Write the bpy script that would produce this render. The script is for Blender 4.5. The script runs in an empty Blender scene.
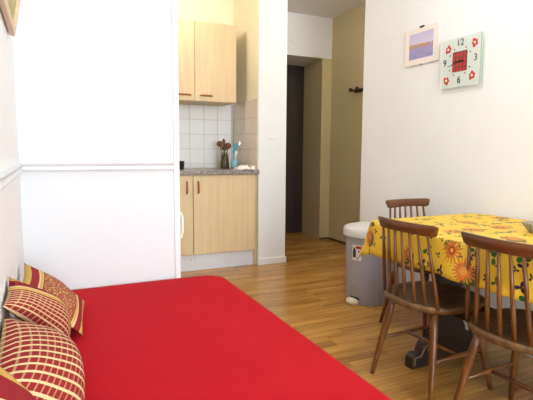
import bpy, bmesh, math, random
from mathutils import Vector, Matrix
random.seed(7)
R = math.radians
C = bpy.context.scene.collection
scene = bpy.context.scene

# ------------------------------------------------------------------ camera
YAW, PITCH, ROLL, FPX, CAMH = 0.43608, 0.10453, 0.0061, 467.8, 1.10
fw = Vector((math.sin(YAW)*math.cos(PITCH), math.cos(YAW)*math.cos(PITCH), -math.sin(PITCH)))
rt0 = Vector((math.cos(YAW), -math.sin(YAW), 0)); up0 = rt0.cross(fw)
rt = rt0*math.cos(ROLL)+up0*math.sin(ROLL); up = -rt0*math.sin(ROLL)+up0*math.cos(ROLL)
cam = bpy.data.objects.new('camera', bpy.data.cameras.new('camera')); C.objects.link(cam)
m = Matrix((rt, up, -fw)).transposed().to_4x4(); m.translation = (0, 0, CAMH)
cam.matrix_world = m
cam.data.sensor_fit = 'HORIZONTAL'; cam.data.sensor_width = 36
cam.data.lens = FPX/533*36; cam.data.clip_start = 0.02
scene.camera = cam

# ------------------------------------------------------------------ world, light, exposure
w = bpy.data.worlds.new('world'); scene.world = w; w.use_nodes = True
w.node_tree.nodes['Background'].inputs[0].default_value = (0.85, 0.92, 1.0, 1)
w.node_tree.nodes['Background'].inputs[1].default_value = 1.2
WIN = (0.0, 1.7, 0.25, 2.45)          # window opening in the wall behind the camera: x0,x1,z0,z1
WY = -3.2
la = bpy.data.lights.new('window_daylight', 'AREA'); la.shape = 'RECTANGLE'
la.size = WIN[1]-WIN[0]; la.size_y = WIN[3]-WIN[2]; la.energy = 128; la.color = (0.84, 0.94, 1.0)
lo = bpy.data.objects.new('window_daylight', la); C.objects.link(lo)
lo.location = ((WIN[0]+WIN[1])/2, WY-0.22, (WIN[2]+WIN[3])/2); lo.rotation_euler = (R(90), 0, 0)
scene.view_settings.view_transform = 'Standard'; scene.view_settings.look = 'None'
scene.view_settings.gamma = 1; scene.view_settings.use_curve_mapping = False
scene.view_settings.exposure = 0.86

# ------------------------------------------------------------------ material helpers
def srgb(r, g, b):
    f = lambda c: (c/255/12.92) if c/255 <= 0.04045 else ((c/255+0.055)/1.055)**2.4
    return (f(r), f(g), f(b), 1)
class N:
    def __init__(s, name, rough=0.5, spec=0.5, metal=0.0):
        s.m = bpy.data.materials.new(name); s.m.use_nodes = True; s.t = s.m.node_tree
        s.b = s.t.nodes['Principled BSDF']; s.out = s.t.nodes['Material Output']
        s.b.inputs['Roughness'].default_value = rough; s.b.inputs['Metallic'].default_value = metal
        s.b.inputs['Specular IOR Level'].default_value = spec
    def n(s, kind, **kw):
        nd = s.t.nodes.new('ShaderNode'+kind)
        for k, v in kw.items(): setattr(nd, k, v)
        return nd
    def put(s, sock, v):
        if hasattr(v, 'is_output'): s.t.links.new(v, sock)
        else: sock.default_value = v
    def math(s, op, a, b=0.0, c=None):
        nd = s.n('Math', operation=op); s.put(nd.inputs[0], a); s.put(nd.inputs[1], b)
        if c is not None: s.put(nd.inputs[2], c)
        return nd.outputs[0]
    def mix(s, f, a, b, blend='MIX'):
        nd = s.n('Mix', data_type='RGBA', blend_type=blend)
        s.put(nd.inputs[0], f); s.put(nd.inputs[6], a); s.put(nd.inputs[7], b)
        return nd.outputs[2]
    def coord(s, which='Object'): return s.n('TexCoord').outputs[which]
    def mapping(s, v, scale=(1, 1, 1), loc=(0, 0, 0), rot=(0, 0, 0)):
        nd = s.n('Mapping'); s.put(nd.inputs[0], v); nd.inputs['Scale'].default_value = scale
        nd.inputs['Location'].default_value = loc; nd.inputs['Rotation'].default_value = rot
        return nd.outputs[0]
    def noise(s, v, scale=5, detail=4, rough=0.55):
        nd = s.n('TexNoise'); s.put(nd.inputs['Vector'], v); nd.inputs['Scale'].default_value = scale
        nd.inputs['Detail'].default_value = detail; nd.inputs['Roughness'].default_value = rough
        return nd.outputs['Fac']
    def ramp(s, f, stops):
        nd = s.n('ValToRGB'); s.put(nd.inputs[0], f); e = nd.color_ramp.elements
        e[0].position, e[0].color = stops[0]; e[1].position, e[1].color = stops[-1]
        for p, c in stops[1:-1]:
            k = e.new(p); k.color = c
        return nd.outputs[0]
    def sep(s, v):
        nd = s.n('SeparateXYZ'); s.put(nd.inputs[0], v); return nd.outputs
    def col(s, c): s.put(s.b.inputs['Base Color'], c); return s
    def bump(s, h, strength=0.2, dist=0.002):
        nd = s.n('Bump'); nd.inputs['Strength'].default_value = strength; nd.inputs['Distance'].default_value = dist
        s.put(nd.inputs['Height'], h); s.t.links.new(nd.outputs[0], s.b.inputs['Normal']); return s

def mat_plaster(name, rgb, var=0.03, bs=0.25, rough=0.85):
    s = N(name, rough, 0.25); v = s.coord()
    f = s.noise(v, 2.2, 5)
    a = srgb(*rgb); b = tuple(x*(1-var*2) for x in a[:3])+(1,)
    s.col(s.mix(f, a, b)); s.bump(s.noise(v, 60, 3), bs, 0.002); return s.m
def mat_plain(name, rgb, rough=0.5, spec=0.5, metal=0.0, var=0.05, scale=30, bs=0.0):
    s = N(name, rough, spec, metal); f = s.noise(s.coord(), scale, 3)
    a = srgb(*rgb); s.col(s.mix(f, a, tuple(x*(1-var*2) for x in a[:3])+(1,)))
    if bs: s.bump(f, bs, 0.001)
    return s.m
def mat_wood(name, dark, light, axis='X', rough=0.4, scale=1.0, rnd=0.0, spec=0.5):
    s = N(name, rough, spec); v = s.coord()
    if rnd:
        oi = s.n('ObjectInfo'); cb = s.n('CombineXYZ')
        for i, k in enumerate((37.0, 91.0, 13.0)): s.put(cb.inputs[i], s.math('MULTIPLY', oi.outputs['Random'], k))
        va = s.n('VectorMath', operation='ADD'); s.put(va.inputs[0], v); s.put(va.inputs[1], cb.outputs[0]); v = va.outputs[0]
    sc = {'X': (1.5, 22, 22), 'Y': (22, 1.5, 22), 'Z': (22, 22, 1.5)}[axis]
    v2 = s.mapping(v, tuple(k*scale for k in sc))
    f = s.noise(v2, 1.6, 6, 0.6)
    c = s.ramp(f, [(0.28, srgb(*dark)), (0.5, srgb(*[(a+b)/2 for a, b in zip(dark, light)])), (0.74, srgb(*light))])
    if rnd:
        k = s.math('MULTIPLY_ADD', oi.outputs['Random'], rnd, 1-rnd*0.5)
        hs = s.n('HueSaturation'); s.put(hs.inputs['Value'], k); s.put(hs.inputs['Color'], c); c = hs.outputs[0]
    s.col(c); s.bump(f, 0.12, 0.001); return s.m

M = {}
M['wall'] = mat_plaster('white wall paint', (244, 244, 243))
M['wall_white'] = mat_plaster('bright white panel paint', (222, 225, 227), 0.012, 0.12, 0.7)
M['wall_left'] = mat_plaster('white left wall paint', (238, 239, 238), 0.012, 0.15, 0.75)
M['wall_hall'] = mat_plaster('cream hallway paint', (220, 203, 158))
M['wall_kitchen'] = mat_plaster('cream kitchen paint', (252, 243, 216))
M['ceiling'] = mat_plaster('ceiling paint', (242, 241, 238))
M['rail_paint'] = mat_plain('white chair rail paint', (226, 228, 229), 0.45, var=0.01)
M['trim'] = mat_plain('white trim gloss', (245, 243, 240), 0.4, var=0.01)
M['plinth'] = mat_plain('white plinth', (232, 234, 238), 0.45, var=0.02)
M['floor_base'] = mat_plain('dark floor joint', (70, 42, 20), 0.8)
M['plank'] = mat_wood('oak laminate', (154, 104, 46), (216, 162, 84), 'X', 0.25, 0.8, 0.40)
M['skirt'] = mat_plain('brown skirting', (110, 80, 45), 0.5)
M['grout'] = mat_plain('tile grout', (205, 203, 200), 0.9)
M['tile'] = mat_plain('white glazed tile', (248, 247, 246), 0.12, var=0.015)
M['tile_warm_lit'] = mat_plain('warm-lit glazed tile', (242, 228, 206), 0.16, var=0.03)  # side wall tiles: warm kitchen light put into the base colour
M['birch'] = mat_wood('birch laminate', (224, 194, 148), (236, 210, 166), 'Z', 0.45, 0.7)
M['birch_side'] = mat_wood('birch edge', (206, 178, 132), (218, 192, 148), 'Z', 0.5, 0.7)
M['handle'] = mat_wood('brown wood handle', (150, 84, 36), (186, 112, 56), 'X', 0.45, 2)
M['dark_door'] = mat_wood('dark brown door', (52, 43, 39), (72, 60, 54), 'Z', 0.5, 0.6)
M['chair'] = mat_wood('walnut stained wood', (88, 50, 20), (138, 84, 40), 'Z', 0.32, 1.2)
M['rail'] = mat_wood('walnut stained rail', (82, 44, 19), (124, 72, 34), 'Y', 0.32, 1.2)
def mk_seat():
    s = N('worn seat wood', 0.4); v = s.coord()
    f = s.noise(s.mapping(v, (4, 30, 10)), 1.5, 6)
    c = s.ramp(f, [(0.3, srgb(82, 56, 30)), (0.55, srgb(118, 84, 48)), (0.78, srgb(156, 118, 74))])
    s.col(c); s.bump(f, 0.1, 0.001); return s.m
M['seat'] = mk_seat()
M['trestle'] = mat_wood('dark oak trestle', (30, 18, 10), (58, 37, 21), 'X', 0.45, 1.0)
M['worn'] = mat_plain('worn carved edge', (150, 120, 80), 0.6)
M['dark_top'] = mat_wood('dark oak table top', (46, 28, 15), (80, 52, 30), 'Y', 0.45, 1.0)
def mk_granite():
    s = N('grey granite laminate', 0.3); v = s.coord()
    vo = s.n('TexVoronoi'); s.put(vo.inputs['Vector'], v); vo.inputs['Scale'].default_value = 170
    x = s.sep(vo.outputs['Color'])[0]
    c = s.ramp(x, [(0.0, srgb(88, 80, 76)), (0.45, srgb(140, 130, 124)), (0.75, srgb(168, 158, 150)), (1.0, srgb(200, 190, 180))])
    s.col(c); return s.m
M['granite'] = mk_granite()
def mk_red():
    s = N('red cotton sheet', 0.9, 0.15); v = s.coord()
    f = s.noise(s.mapping(v, (2, 2, 2)), 2.5, 4)
    s.col(s.mix(f, srgb(196, 24, 36), srgb(182, 18, 30)))
    wr = s.noise(s.mapping(v, (3, 1.5, 3), rot=(0, 0, 0.6)), 2.2, 3, 0.5)
    fi = s.noise(v, 500, 2)
    s.bump(s.math('ADD', s.math('MULTIPLY', wr, 1.0), s.math('MULTIPLY', fi, 0.03)), 0.35, 0.02)
    return s.m
M['red'] = mk_red()
M['bin'] = mat_plain('grey bin plastic', (172, 172, 182), 0.42, var=0.02)
M['bin_lid'] = mat_plain('white bin lid plastic', (232, 230, 228), 0.4, var=0.01)
M['pedal'] = mat_plain('ivory pedal plastic', (236, 228, 200), 0.45, var=0.02)
M['recess'] = mat_plain('beige grey recess plastic', (168, 160, 150), 0.5)
M['sticker'] = mat_plain('white sticker', (240, 236, 230), 0.4, var=0.01)
M['st_red'] = mat_plain('sticker red', (205, 40, 40), 0.4)
M['st_dark'] = mat_plain('sticker dark green', (62, 62, 44), 0.4, var=0.3)
M['st_brown'] = mat_plain('sticker brown', (120, 70, 60), 0.4)
M['black'] = mat_plain('black', (30, 27, 26), 0.5)
M['hook'] = mat_plain('dark varnished wood', (62, 30, 22), 0.35)
M['steel'] = mat_plain('brushed steel', (190, 188, 184), 0.3, metal=1.0)
M['blue'] = mat_plain('turquoise plastic', (22, 168, 206), 0.35)
M['cup'] = mat_plain('pale blue plastic cup', (136, 186, 204), 0.35)
M['spoon'] = mat_wood('brown wooden spoon', (88, 54, 28), (128, 84, 48), 'Z', 0.6, 2)
M['grass'] = mat_plain('dried stalks', (112, 96, 52), 0.8, var=0.3)
M['fridge'] = mat_plain('white enamel', (240, 240, 240), 0.3, var=0.01)
M['ivory'] = mat_plain('ivory handle plastic', (236, 232, 216), 0.4, var=0.01)
M['mount'] = mat_plain('white picture mount', (240, 230, 220), 0.5, var=0.01)
M['frame_wood'] = mat_wood('pale wood frame', (206, 174, 138), (230, 202, 168), 'Y', 0.45, 2)
def mk_glass(name, tint, rough=0.05, k=0.35):
    s = N(name, rough); s.col(tint)
    tr = s.n('BsdfTransparent'); tr.inputs[0].default_value = tint
    mx = s.n('MixShader'); mx.inputs[0].default_value = k
    s.t.links.new(tr.outputs[0], mx.inputs[1]); s.t.links.new(s.b.outputs[0], mx.inputs[2])
    s.t.links.new(mx.outputs[0], s.out.inputs[0]); return s.m
M['pane'] = mk_glass('window glass', (1, 1, 1, 1), 0.02, 0.06)
M['clock_glass'] = mk_glass('pale green clock glass', srgb(244, 249, 243), 0.1, 0.62)
M['glass_edge'] = mk_glass('green glass edge', srgb(196, 220, 196), 0.08, 0.6)
M['bowl'] = mk_glass('cut glass', srgb(196, 190, 178), 0.05, 0.55)
M['jar'] = mk_glass('olive glass jar', srgb(128, 112, 70), 0.05, 0.45)

# ---- patterned fabrics
def mk_cushion(name, kind):
    s = N(name, 0.9, 0.15); uv = s.coord('UV'); U, V, _ = s.sep(uv)
    red = s.mix(s.noise(uv, 90, 3), srgb(160, 46, 50), srgb(136, 34, 40)); cream = srgb(224, 200, 152); tan = srgb(178, 138, 96); yel = srgb(206, 170, 92)
    def band(x, n, lo, hi):
        f = s.math('FRACT', s.math('MULTIPLY', x, n)); return s.math('MULTIPLY', s.math('GREATER_THAN', f, lo), s.math('LESS_THAN', f, hi))
    def rng(x, lo, hi): return s.math('MULTIPLY', s.math('GREATER_THAN', x, lo), s.math('LESS_THAN', x, hi))
    lat = s.mix(band(V, 16, 0.0, 0.22), red, tan); lat = s.mix(band(U, 15, 0.0, 0.27), lat, cream)
    vo = s.n('TexVoronoi', feature='DISTANCE_TO_EDGE'); s.put(vo.inputs['Vector'], s.mapping(uv, (1, 1, 1))); vo.inputs['Scale'].default_value = 22
    nz = s.noise(s.mapping(uv, (26, 26, 26)), 1.0, 3)
    pai = s.mix(s.math('GREATER_THAN', s.math('ADD', s.math('MULTIPLY', vo.outputs['Distance'], 0.7), s.math('MULTIPLY', nz, 0.6)), 0.31), s.mix(0.25, yel, cream), s.mix(0.3, red, tan))
    def stripes(x, base):
        c = s.mix(rng(x, 0.0, 0.07), base, yel); c = s.mix(rng(x, 0.07, 0.17), c, red)
        c = s.mix(rng(x, 0.17, 0.19), c, cream)
        dots = s.math('MULTIPLY', rng(x, 0.10, 0.14), band(V, 24, 0.3, 0.75)); c = s.mix(s.math('MULTIPLY', dots, float(kind == 'mixed')), c, srgb(90, 20, 24))
        c = s.mix(rng(x, 0.19, 0.235), c, yel); c = s.mix(rng(x, 0.235, 0.25), c, red)
        return c
    if kind == 'lattice': c = lat
    elif kind == 'paisley':
        c = stripes(V, pai); c = stripes(s.math('SUBTRACT', 1.0, V), c)
    elif kind == 'mixed':
        x = s.math('SUBTRACT', 1.0, U); c = stripes(s.math('MULTIPLY', x, 0.5), lat)
    else:
        x = s.math('SUBTRACT', 1.0, U); c = stripes(s.math('MULTIPLY', x, 0.55), pai)
    s.col(c); s.bump(s.noise(uv, 160, 2), 0.3, 0.002); return s.m
def mk_cloth():
    s = N('yellow flowered oilcloth', 0.5, 0.35); uv = s.coord('UV')
    base = s.mix(s.noise(uv, 5, 4), srgb(243, 206, 62), srgb(236, 190, 44))
    def cells(scale, off, rnd=0.75):
        v = s.mapping(uv, (scale, scale, 1), off)
        vo = s.n('TexVoronoi', voronoi_dimensions='2D'); s.put(vo.inputs['Vector'], v); vo.inputs['Scale'].default_value = 1.0; vo.inputs['Randomness'].default_value = rnd
        sub = s.n('VectorMath', operation='SUBTRACT'); s.put(sub.inputs[0], v); s.put(sub.inputs[1], vo.outputs['Position'])
        x, y, _ = s.sep(sub.outputs[0]); rr, gg, bb = s.sep(vo.outputs['Color'])
        ang = s.math('ADD', s.math('ARCTAN2', y, x), s.math('MULTIPLY', rr, 6.28))
        return vo.outputs['Distance'], ang, gg, bb, x, y
    def lobes(ang, n, lo, amp):
        return s.math('MULTIPLY_ADD', s.math('POWER', s.math('ABSOLUTE', s.math('COSINE', s.math('MULTIPLY', ang, n/2))), 2.2), amp, lo)
    c = base
    # small sprigs: dark blue berries and green leaves
    for (sc, off, n, lo, amp, rgb, pick) in ((17, (0.3, 0.7, 0), 3, 0.02, 0.24, (40, 44, 74), 0.45), (11, (2.1, 1.3, 0), 3, 0.0, 0.27, (48, 92, 40), 0.25), (11, (5.3, 4.4, 0), 3, 0.05, 0.22, (36, 36, 66), 0.35), (8.5, (9.1, 3.2, 0), 2, -0.06, 0.30, (40, 104, 44), 0.3)):
        d, a, g, b_, x, y = cells(sc, off)
        msk = s.math('MULTIPLY', s.math('LESS_THAN', d, lobes(a, n, lo, amp)), s.math('LESS_THAN', g, pick))
        c = s.mix(msk, c, srgb(*rgb))
    # large orange-red flowers with leaves
    d, a, g, b_, x, y = cells(5.2, (1.1, 0.15, 0), 0.7)
    pk = s.math('LESS_THAN', g, 0.5)
    leaf = s.math('MULTIPLY', s.math('LESS_THAN', d, lobes(s.math('ADD', a, 0.5), 1, -0.10, 0.38)), pk); c = s.mix(leaf, c, srgb(54, 112, 44))
    pet = s.math('LESS_THAN', d, s.math('ADD', lobes(a, 15, 0.12, 0.15), s.math('MULTIPLY_ADD', s.noise(uv, 60, 3), 0.40, -0.18)))
    c = s.mix(s.math('MULTIPLY', pet, pk), c, s.mix(s.noise(uv, 55, 3), srgb(232, 160, 44), srgb(186, 58, 30)))
    ring = s.math('MULTIPLY', s.math('LESS_THAN', d, 0.10), pk); c = s.mix(ring, c, srgb(170, 66, 28))
    cen = s.math('MULTIPLY', s.math('LESS_THAN', d, 0.05), pk); c = s.mix(cen, c, srgb(236, 170, 50))
    U, V, _ = s.sep(uv)
    for (fx, fy, fr) in ((1.405, 1.925, 0.050), (1.365, 1.295, 0.055), (1.74, 1.30, 0.05), (1.37, 1.62, 0.034)):
        dx = s.math('SUBTRACT', U, fx); dy = s.math('SUBTRACT', V, fy)
        dd = s.math('SQRT', s.math('ADD', s.math('MULTIPLY', dx, dx), s.math('MULTIPLY', dy, dy))); an = s.math('ARCTAN2', dy, dx)
        lf = s.math('LESS_THAN', dd, s.math('MULTIPLY', lobes(s.math('ADD', an, 2.2), 1, -0.3, 1.6), fr)); c = s.mix(lf, c, srgb(58, 100, 40))
        rad = s.math('MULTIPLY', s.math('ADD', lobes(an, 19, 0.55, 0.45), s.math('MULTIPLY_ADD', s.noise(uv, 70, 3), 1.0, -0.5)), fr)
        c = s.mix(s.math('LESS_THAN', dd, rad), c, s.mix(lobes(an, 27, 0.1, 0.8), srgb(226, 142, 46), srgb(184, 60, 34)))
        c = s.mix(s.math('LESS_THAN', dd, fr*0.3), c, srgb(214, 150, 60))
    s.col(c); s.bump(s.noise(s.mapping(uv, (7, 16, 1)), 1.0, 4), 0.4, 0.015); return s.m
def mk_harbour():
    s = N('harbour print', 0.35); uv = s.coord('UV'); U, V, _ = s.sep(uv)
    n1 = s.noise(s.mapping(uv, (9, 14, 1)), 1.0, 5)
    sky = s.mix(V, srgb(226, 214, 226), srgb(184, 176, 214))
    water = s.mix(s.noise(s.mapping(uv, (3, 26, 1)), 1.0, 3), srgb(120, 112, 178), srgb(176, 164, 206))
    top = s.math('MULTIPLY_ADD', n1, 0.16, s.math('MULTIPLY_ADD', U, -0.06, 0.52))
    hill = s.mix(s.noise(s.mapping(uv, (20, 20, 1)), 1.0, 2), srgb(202, 160, 104), srgb(134, 110, 124))
    c = s.mix(s.math('LESS_THAN', V, top), sky, hill)
    wl = s.math('MULTIPLY_ADD', U, 0.10, 0.40)
    c = s.mix(s.math('LESS_THAN', V, wl), c, water)
    boat = s.math('MULTIPLY', s.math('LESS_THAN', s.math('ABSOLUTE', s.math('SUBTRACT', V, 0.45)), 0.025), s.math('LESS_THAN', s.math('ABSOLUTE', s.math('SUBTRACT', U, 0.72)), 0.12))
    c = s.mix(boat, c, srgb(206, 120, 96)); s.col(c); return s.m
def mk_check():
    s = N('red check', 0.4); U, V, _ = s.sep(s.coord('UV'))
    def b(x): return s.math('GREATER_THAN', s.math('FRACT', s.math('MULTIPLY', x, 4.0)), 0.72)
    c = s.mix(b(U), srgb(186, 36, 40), srgb(96, 44, 34)); c = s.mix(b(V), c, srgb(110, 48, 36)); s.col(c); return s.m
def mk_towel():
    s = N('white dish cloth with red print', 0.9, 0.1); v = s.coord()
    f = s.noise(v, 26, 2); s.col(s.mix(s.math('GREATER_THAN', f, 0.6), srgb(240, 234, 228), srgb(178, 70, 70))); return s.m
def mk_gold():
    s = N('faded gold print', 0.6); f = s.noise(s.coord(), 14, 5)
    s.col(s.ramp(f, [(0.3, srgb(150, 134, 70)), (0.55, srgb(186, 172, 100)), (0.8, srgb(214, 204, 140))])); return s.m
M['cloth'] = mk_cloth(); M['harbour'] = mk_harbour(); M['check'] = mk_check(); M['towel'] = mk_towel(); M['gold'] = mk_gold()
for k in ('lattice', 'paisley', 'mixed', 'wide'): M['c_'+k] = mk_cushion('woven '+k+' fabric', k)

# ------------------------------------------------------------------ geometry helpers
def add_box(bm, x0, x1, y0, y1, z0, z1, bev=0.0, seg=1):
    t = bmesh.new(); bmesh.ops.create_cube(t, size=1)
    for v in t.verts: v.co = Vector(((x0+x1)/2+v.co.x*(x1-x0), (y0+y1)/2+v.co.y*(y1-y0), (z0+z1)/2+v.co.z*(z1-z0)))
    if bev: bmesh.ops.bevel(t, geom=t.edges[:], offset=bev, segments=seg, affect='EDGES', profile=0.5)
    merge(bm, t)
def merge(bm, t):
    me = bpy.data.meshes.new('tmp'); t.to_mesh(me); t.free(); bm.from_mesh(me); bpy.data.meshes.remove(me)
def bx(x0, x1, y0, y1, z0, z1, bev=0.0, seg=1):
    bm = bmesh.new(); add_box(bm, x0, x1, y0, y1, z0, z1, bev, seg); return bm
def add_tube(bm, pts, radii, n=12, cap=True):
    pts = [Vector(p) for p in pts]; rings = []; prev = None
    for i, p in enumerate(pts):
        d = (pts[min(i+1, len(pts)-1)]-pts[max(i-1, 0)]).normalized()
        a = d.orthogonal().normalized() if prev is None else (prev-d*prev.dot(d)).normalized()
        prev = a; b = d.cross(a); r = radii[i] if hasattr(radii, '__len__') else radii
        rings.append([bm.verts.new(p+(a*math.cos(2*math.pi*k/n)+b*math.sin(2*math.pi*k/n))*r) for k in range(n)])
    for i in range(len(rings)-1):
        for k in range(n): bm.faces.new((rings[i][k], rings[i][(k+1) % n], rings[i+1][(k+1) % n], rings[i+1][k]))
    if cap: bm.faces.new(rings[0][::-1]); bm.faces.new(rings[-1])
def tube(pts, radii, n=12):
    bm = bmesh.new(); add_tube(bm, pts, radii, n); return bm
def lathe(prof, n=28, c=(0, 0, 0)):
    bm = bmesh.new(); rings = []
    for r, z in prof:
        rings.append([bm.verts.new((c[0]+r*math.cos(2*math.pi*k/n), c[1]+r*math.sin(2*math.pi*k/n), c[2]+z)) for k in range(n)])
    for i in range(len(rings)-1):
        for k in range(n): bm.faces.new((rings[i][k], rings[i][(k+1) % n], rings[i+1][(k+1) % n], rings[i+1][k]))
    bm.faces.new(rings[0][::-1]); bm.faces.new(rings[-1]); return bm
def loft(rings, cap0=True, cap1=True):
    bm = bmesh.new(); rs = [[bm.verts.new(p) for p in r] for r in rings]; n = len(rs[0])
    for i in range(len(rs)-1):
        for k in range(n): bm.faces.new((rs[i][k], rs[i][(k+1) % n], rs[i+1][(k+1) % n], rs[i+1][k]))
    if cap0: bm.faces.new(rs[0][::-1])
    if cap1: bm.faces.new(rs[-1])
    return bm
def obj(name, bm, mat, parent=None, smooth=False, bev=0.0, sub=0):
    bmesh.ops.recalc_face_normals(bm, faces=bm.faces[:])
    me = bpy.data.meshes.new(name); bm.to_mesh(me); bm.free()
    o = bpy.data.objects.new(name, me); C.objects.link(o); me.materials.append(M[mat] if isinstance(mat, str) else mat)
    if smooth:
        for p in me.polygons: p.use_smooth = True
    if bev:
        b = o.modifiers.new('bevel', 'BEVEL'); b.width = bev; b.segments = 2; b.limit_method = 'ANGLE'
    if sub:
        b = o.modifiers.new('sub', 'SUBSURF'); b.levels = b.render_levels = sub
    if parent: o.parent = parent
    return o
def smooth_angle(o, deg=40):
    me = o.data
    for p in me.polygons: p.use_smooth = True
    me.set_sharp_from_angle(angle=R(deg)); return o
def thing(name, label, cat, loc=(0, 0, 0), rz=0, group=None):
    o = bpy.data.objects.new(name, None); C.objects.link(o); o.empty_display_size = 0.05
    o.location = loc; o.rotation_euler = (0, 0, rz); return tag(o, label, cat, group)
def tag(o, label, cat, group=None):
    o['label'] = label; o['category'] = cat
    if group: o['group'] = group
    return o
def struct(o, label=None):
    o['kind'] = 'structure'
    if label: o['label'] = label
    return o

# ------------------------------------------------------------------ the room
XL, XR, YP, YK, YH, ZC = -0.115, 2.32, 2.32, 4.71, 4.95, 2.69
PX = 0.597                                    # free end of the partition
fl = struct(obj('floor', bx(XL-0.1, 3.3, WY-0.1, 5.62, -0.12, -0.006), 'floor_base'), 'oak strip laminate floor')
# planks: strips 7 cm wide running across the room, the visible 300 as single parts
PW, GAP = 0.0705, 0.0011
def plank_bm(L):
    bm = bmesh.new(); c = 0.0011
    lo = [(0, 0), (L-GAP, 0), (L-GAP, PW-GAP), (0, PW-GAP)]; a = [(c, c), (L-GAP-c, c), (L-GAP-c, PW-GAP-c), (c, PW-GAP-c)]
    bmesh.ops.contextual_create if False else None
    r = [[bm.verts.new((x, y, z)) for x, y in q] for q, z in ((lo, -0.0058), (lo, -0.0012), (a, 0.0))]
    for i in range(2):
        for k in range(4): bm.faces.new((r[i][k], r[i][(k+1) % 4], r[i+1][(k+1) % 4], r[i+1][k]))
    bm.faces.new(r[2]); return bm
pm = {}
rest = bmesh.new(); npl = 0
rows = int((5.56-WY)/PW)
for j in range(rows):
    y = WY+j*PW; x = XL-random.uniform(0, 0.4)
    while x < 3.16:
        L = random.choice((0.42, 0.52, 0.62, 0.72))
        x0, x1 = max(x, XL-0.08), min(x+L, 3.2)
        vis = (x1 > 0.95 or (y > 2.5 and x1 > 0.95)) and y > 1.28 and y < 5.5 and not (x0 > 2.32 and y < 3.1) and not (y > 4.12 and x0 < 2.0 and x1 < 2.2) and not (y > 4.9 and x1 < 2.5)
        if x1-x0 > 0.03:
            if vis and npl < 290:
                key = round(x1-x0, 3)
                if key not in pm:
                    b = plank_bm(key); me = bpy.data.meshes.new('plank'); b.to_mesh(me); b.free(); me.materials.append(M['plank']); pm[key] = me
                o = bpy.data.objects.new('plank', pm[key]); C.objects.link(o); o.location = (x0, y, 0); o.parent = fl; npl += 1
            else:
                t = plank_bm(x1-x0)
                for v in t.verts: v.co += Vector((x0, y, 0))
                merge(rest, t)
        x += L
ro = obj('plank_field', rest, 'plank', fl); ro['kind'] = 'stuff'
struct(obj('ceiling', bx(XL-0.1, 3.3, WY-0.1, 5.62, ZC, ZC+0.1), 'ceiling'))
struct(obj('wall_left', bx(XL-0.1, XL, WY, 5.6, 0, ZC), 'wall_left'))
struct(obj('wall_right', bx(XR, 3.13, WY, 3.155, 0, ZC, 0.006, 2), 'wall'))
struct(obj('wall_partition', bx(XL, PX-0.03, YP, YP+0.09, 0, ZC), 'wall_white'), 'white painted partition beside the bed')
bm = bx(XL, PX-0.03, WY, WY+0.001, 0, 0.001); bm.free()
# partition end: casing strip
struct(obj('trim_1', bx(PX-0.03, PX, YP-0.006, YP+0.096, 0, ZC, 0.003), 'rail_paint'), 'white casing strip on the free end of the partition')
def rail_profile(h0):   # (out, z)
    return [(0, h0), (0.012, h0), (0.016, h0+0.006), (0.01, h0+0.012), (0.01, h0+0.020), (0.018, h0+0.027), (0.022, h0+0.034), (0.0, h0+0.036)]
bm = loft([[(x, YP-o_, z) for o_, z in rail_profile(1.004)] for x in (XL, PX-0.03)]); struct(obj('trim_2', bm, 'rail_paint'), 'white moulded chair rail across the partition')
bm = loft([[(XL+o_, y, z) for o_, z in rail_profile(1.004)] for y in (WY, YP-0.0)]); struct(obj('trim_3', bm, 'rail_paint'), 'white moulded chair rail along the left wall')
# wall behind the camera, with the window that lights the room
bm = bmesh.new()
for q in ((XL, WIN[0], 0, ZC), (WIN[1], XR, 0, ZC), (WIN[0], WIN[1], 0, WIN[2]), (WIN[0], WIN[1], WIN[3], ZC)): add_box(bm, q[0], q[1], WY-0.18, WY, q[2], q[3])
struct(obj('wall_window', bm, 'wall'))
bm = bmesh.new(); a, b, c, d = WIN
for q in ((a, a+.05, c, d), (b-.05, b, c, d), (a+.05, b-.05, c, c+.05), (a+.05, b-.05, d-.05, d), ((a+b)/2-.035, (a+b)/2+.035, c+.05, d-.05)): add_box(bm, q[0], q[1], WY-0.12, WY-0.06, q[2], q[3], .004)
wn = struct(obj('window_1', bm, 'trim'), 'white framed window')
for (p, q) in ((a+.05, (a+b)/2-.035), ((a+b)/2+.035, b-.05)): obj('pane', bx(p, q, WY-0.093, WY-0.089, c+.05, d-.05), 'pane', wn)
# kitchen walls
wk = struct(obj('wall_kitchen', bx(XL, 1.805, YK, YK+0.1, 0, ZC), 'wall_kitchen'), 'cream kitchen wall with a white tile splashback')
TS = 0.15
def tile_mesh(sx, sz, axis):
    bm = bx(0, sx, -0.006, 0, 0, sz, 0.0018) if axis == 'Y' else bx(-0.006, 0, 0, sx, 0, sz, 0.0018)
    me = bpy.data.meshes.new('tile'); bmesh.ops.recalc_face_normals(bm, faces=bm.faces[:]); bm.to_mesh(me); bm.free(); return me
obj('grout_bed', bx(XL, 1.805, YK-0.003, YK, 0.90, 1.585), 'grout', wk)
tcache = {}
def put_tile(parent, axis, u, z, su, sz, mat):
    k = (axis, round(su, 3), round(sz, 3), mat)
    if k not in tcache: tcache[k] = tile_mesh(su, sz, axis); tcache[k].materials.append(M[mat])
    o = bpy.data.objects.new('tile', tcache[k]); C.objects.link(o); o.parent = parent
    o.location = (u, YK-0.003, z) if axis == 'Y' else (1.805-0.003, u, z)
zrows = [(0.90, 0.965), (0.968, 1.115), (1.118, 1.265), (1.268, 1.415), (1.418, 1.58)]
xe = [1.322-0.15*k for k in range(9, -3, -1)]
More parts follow.
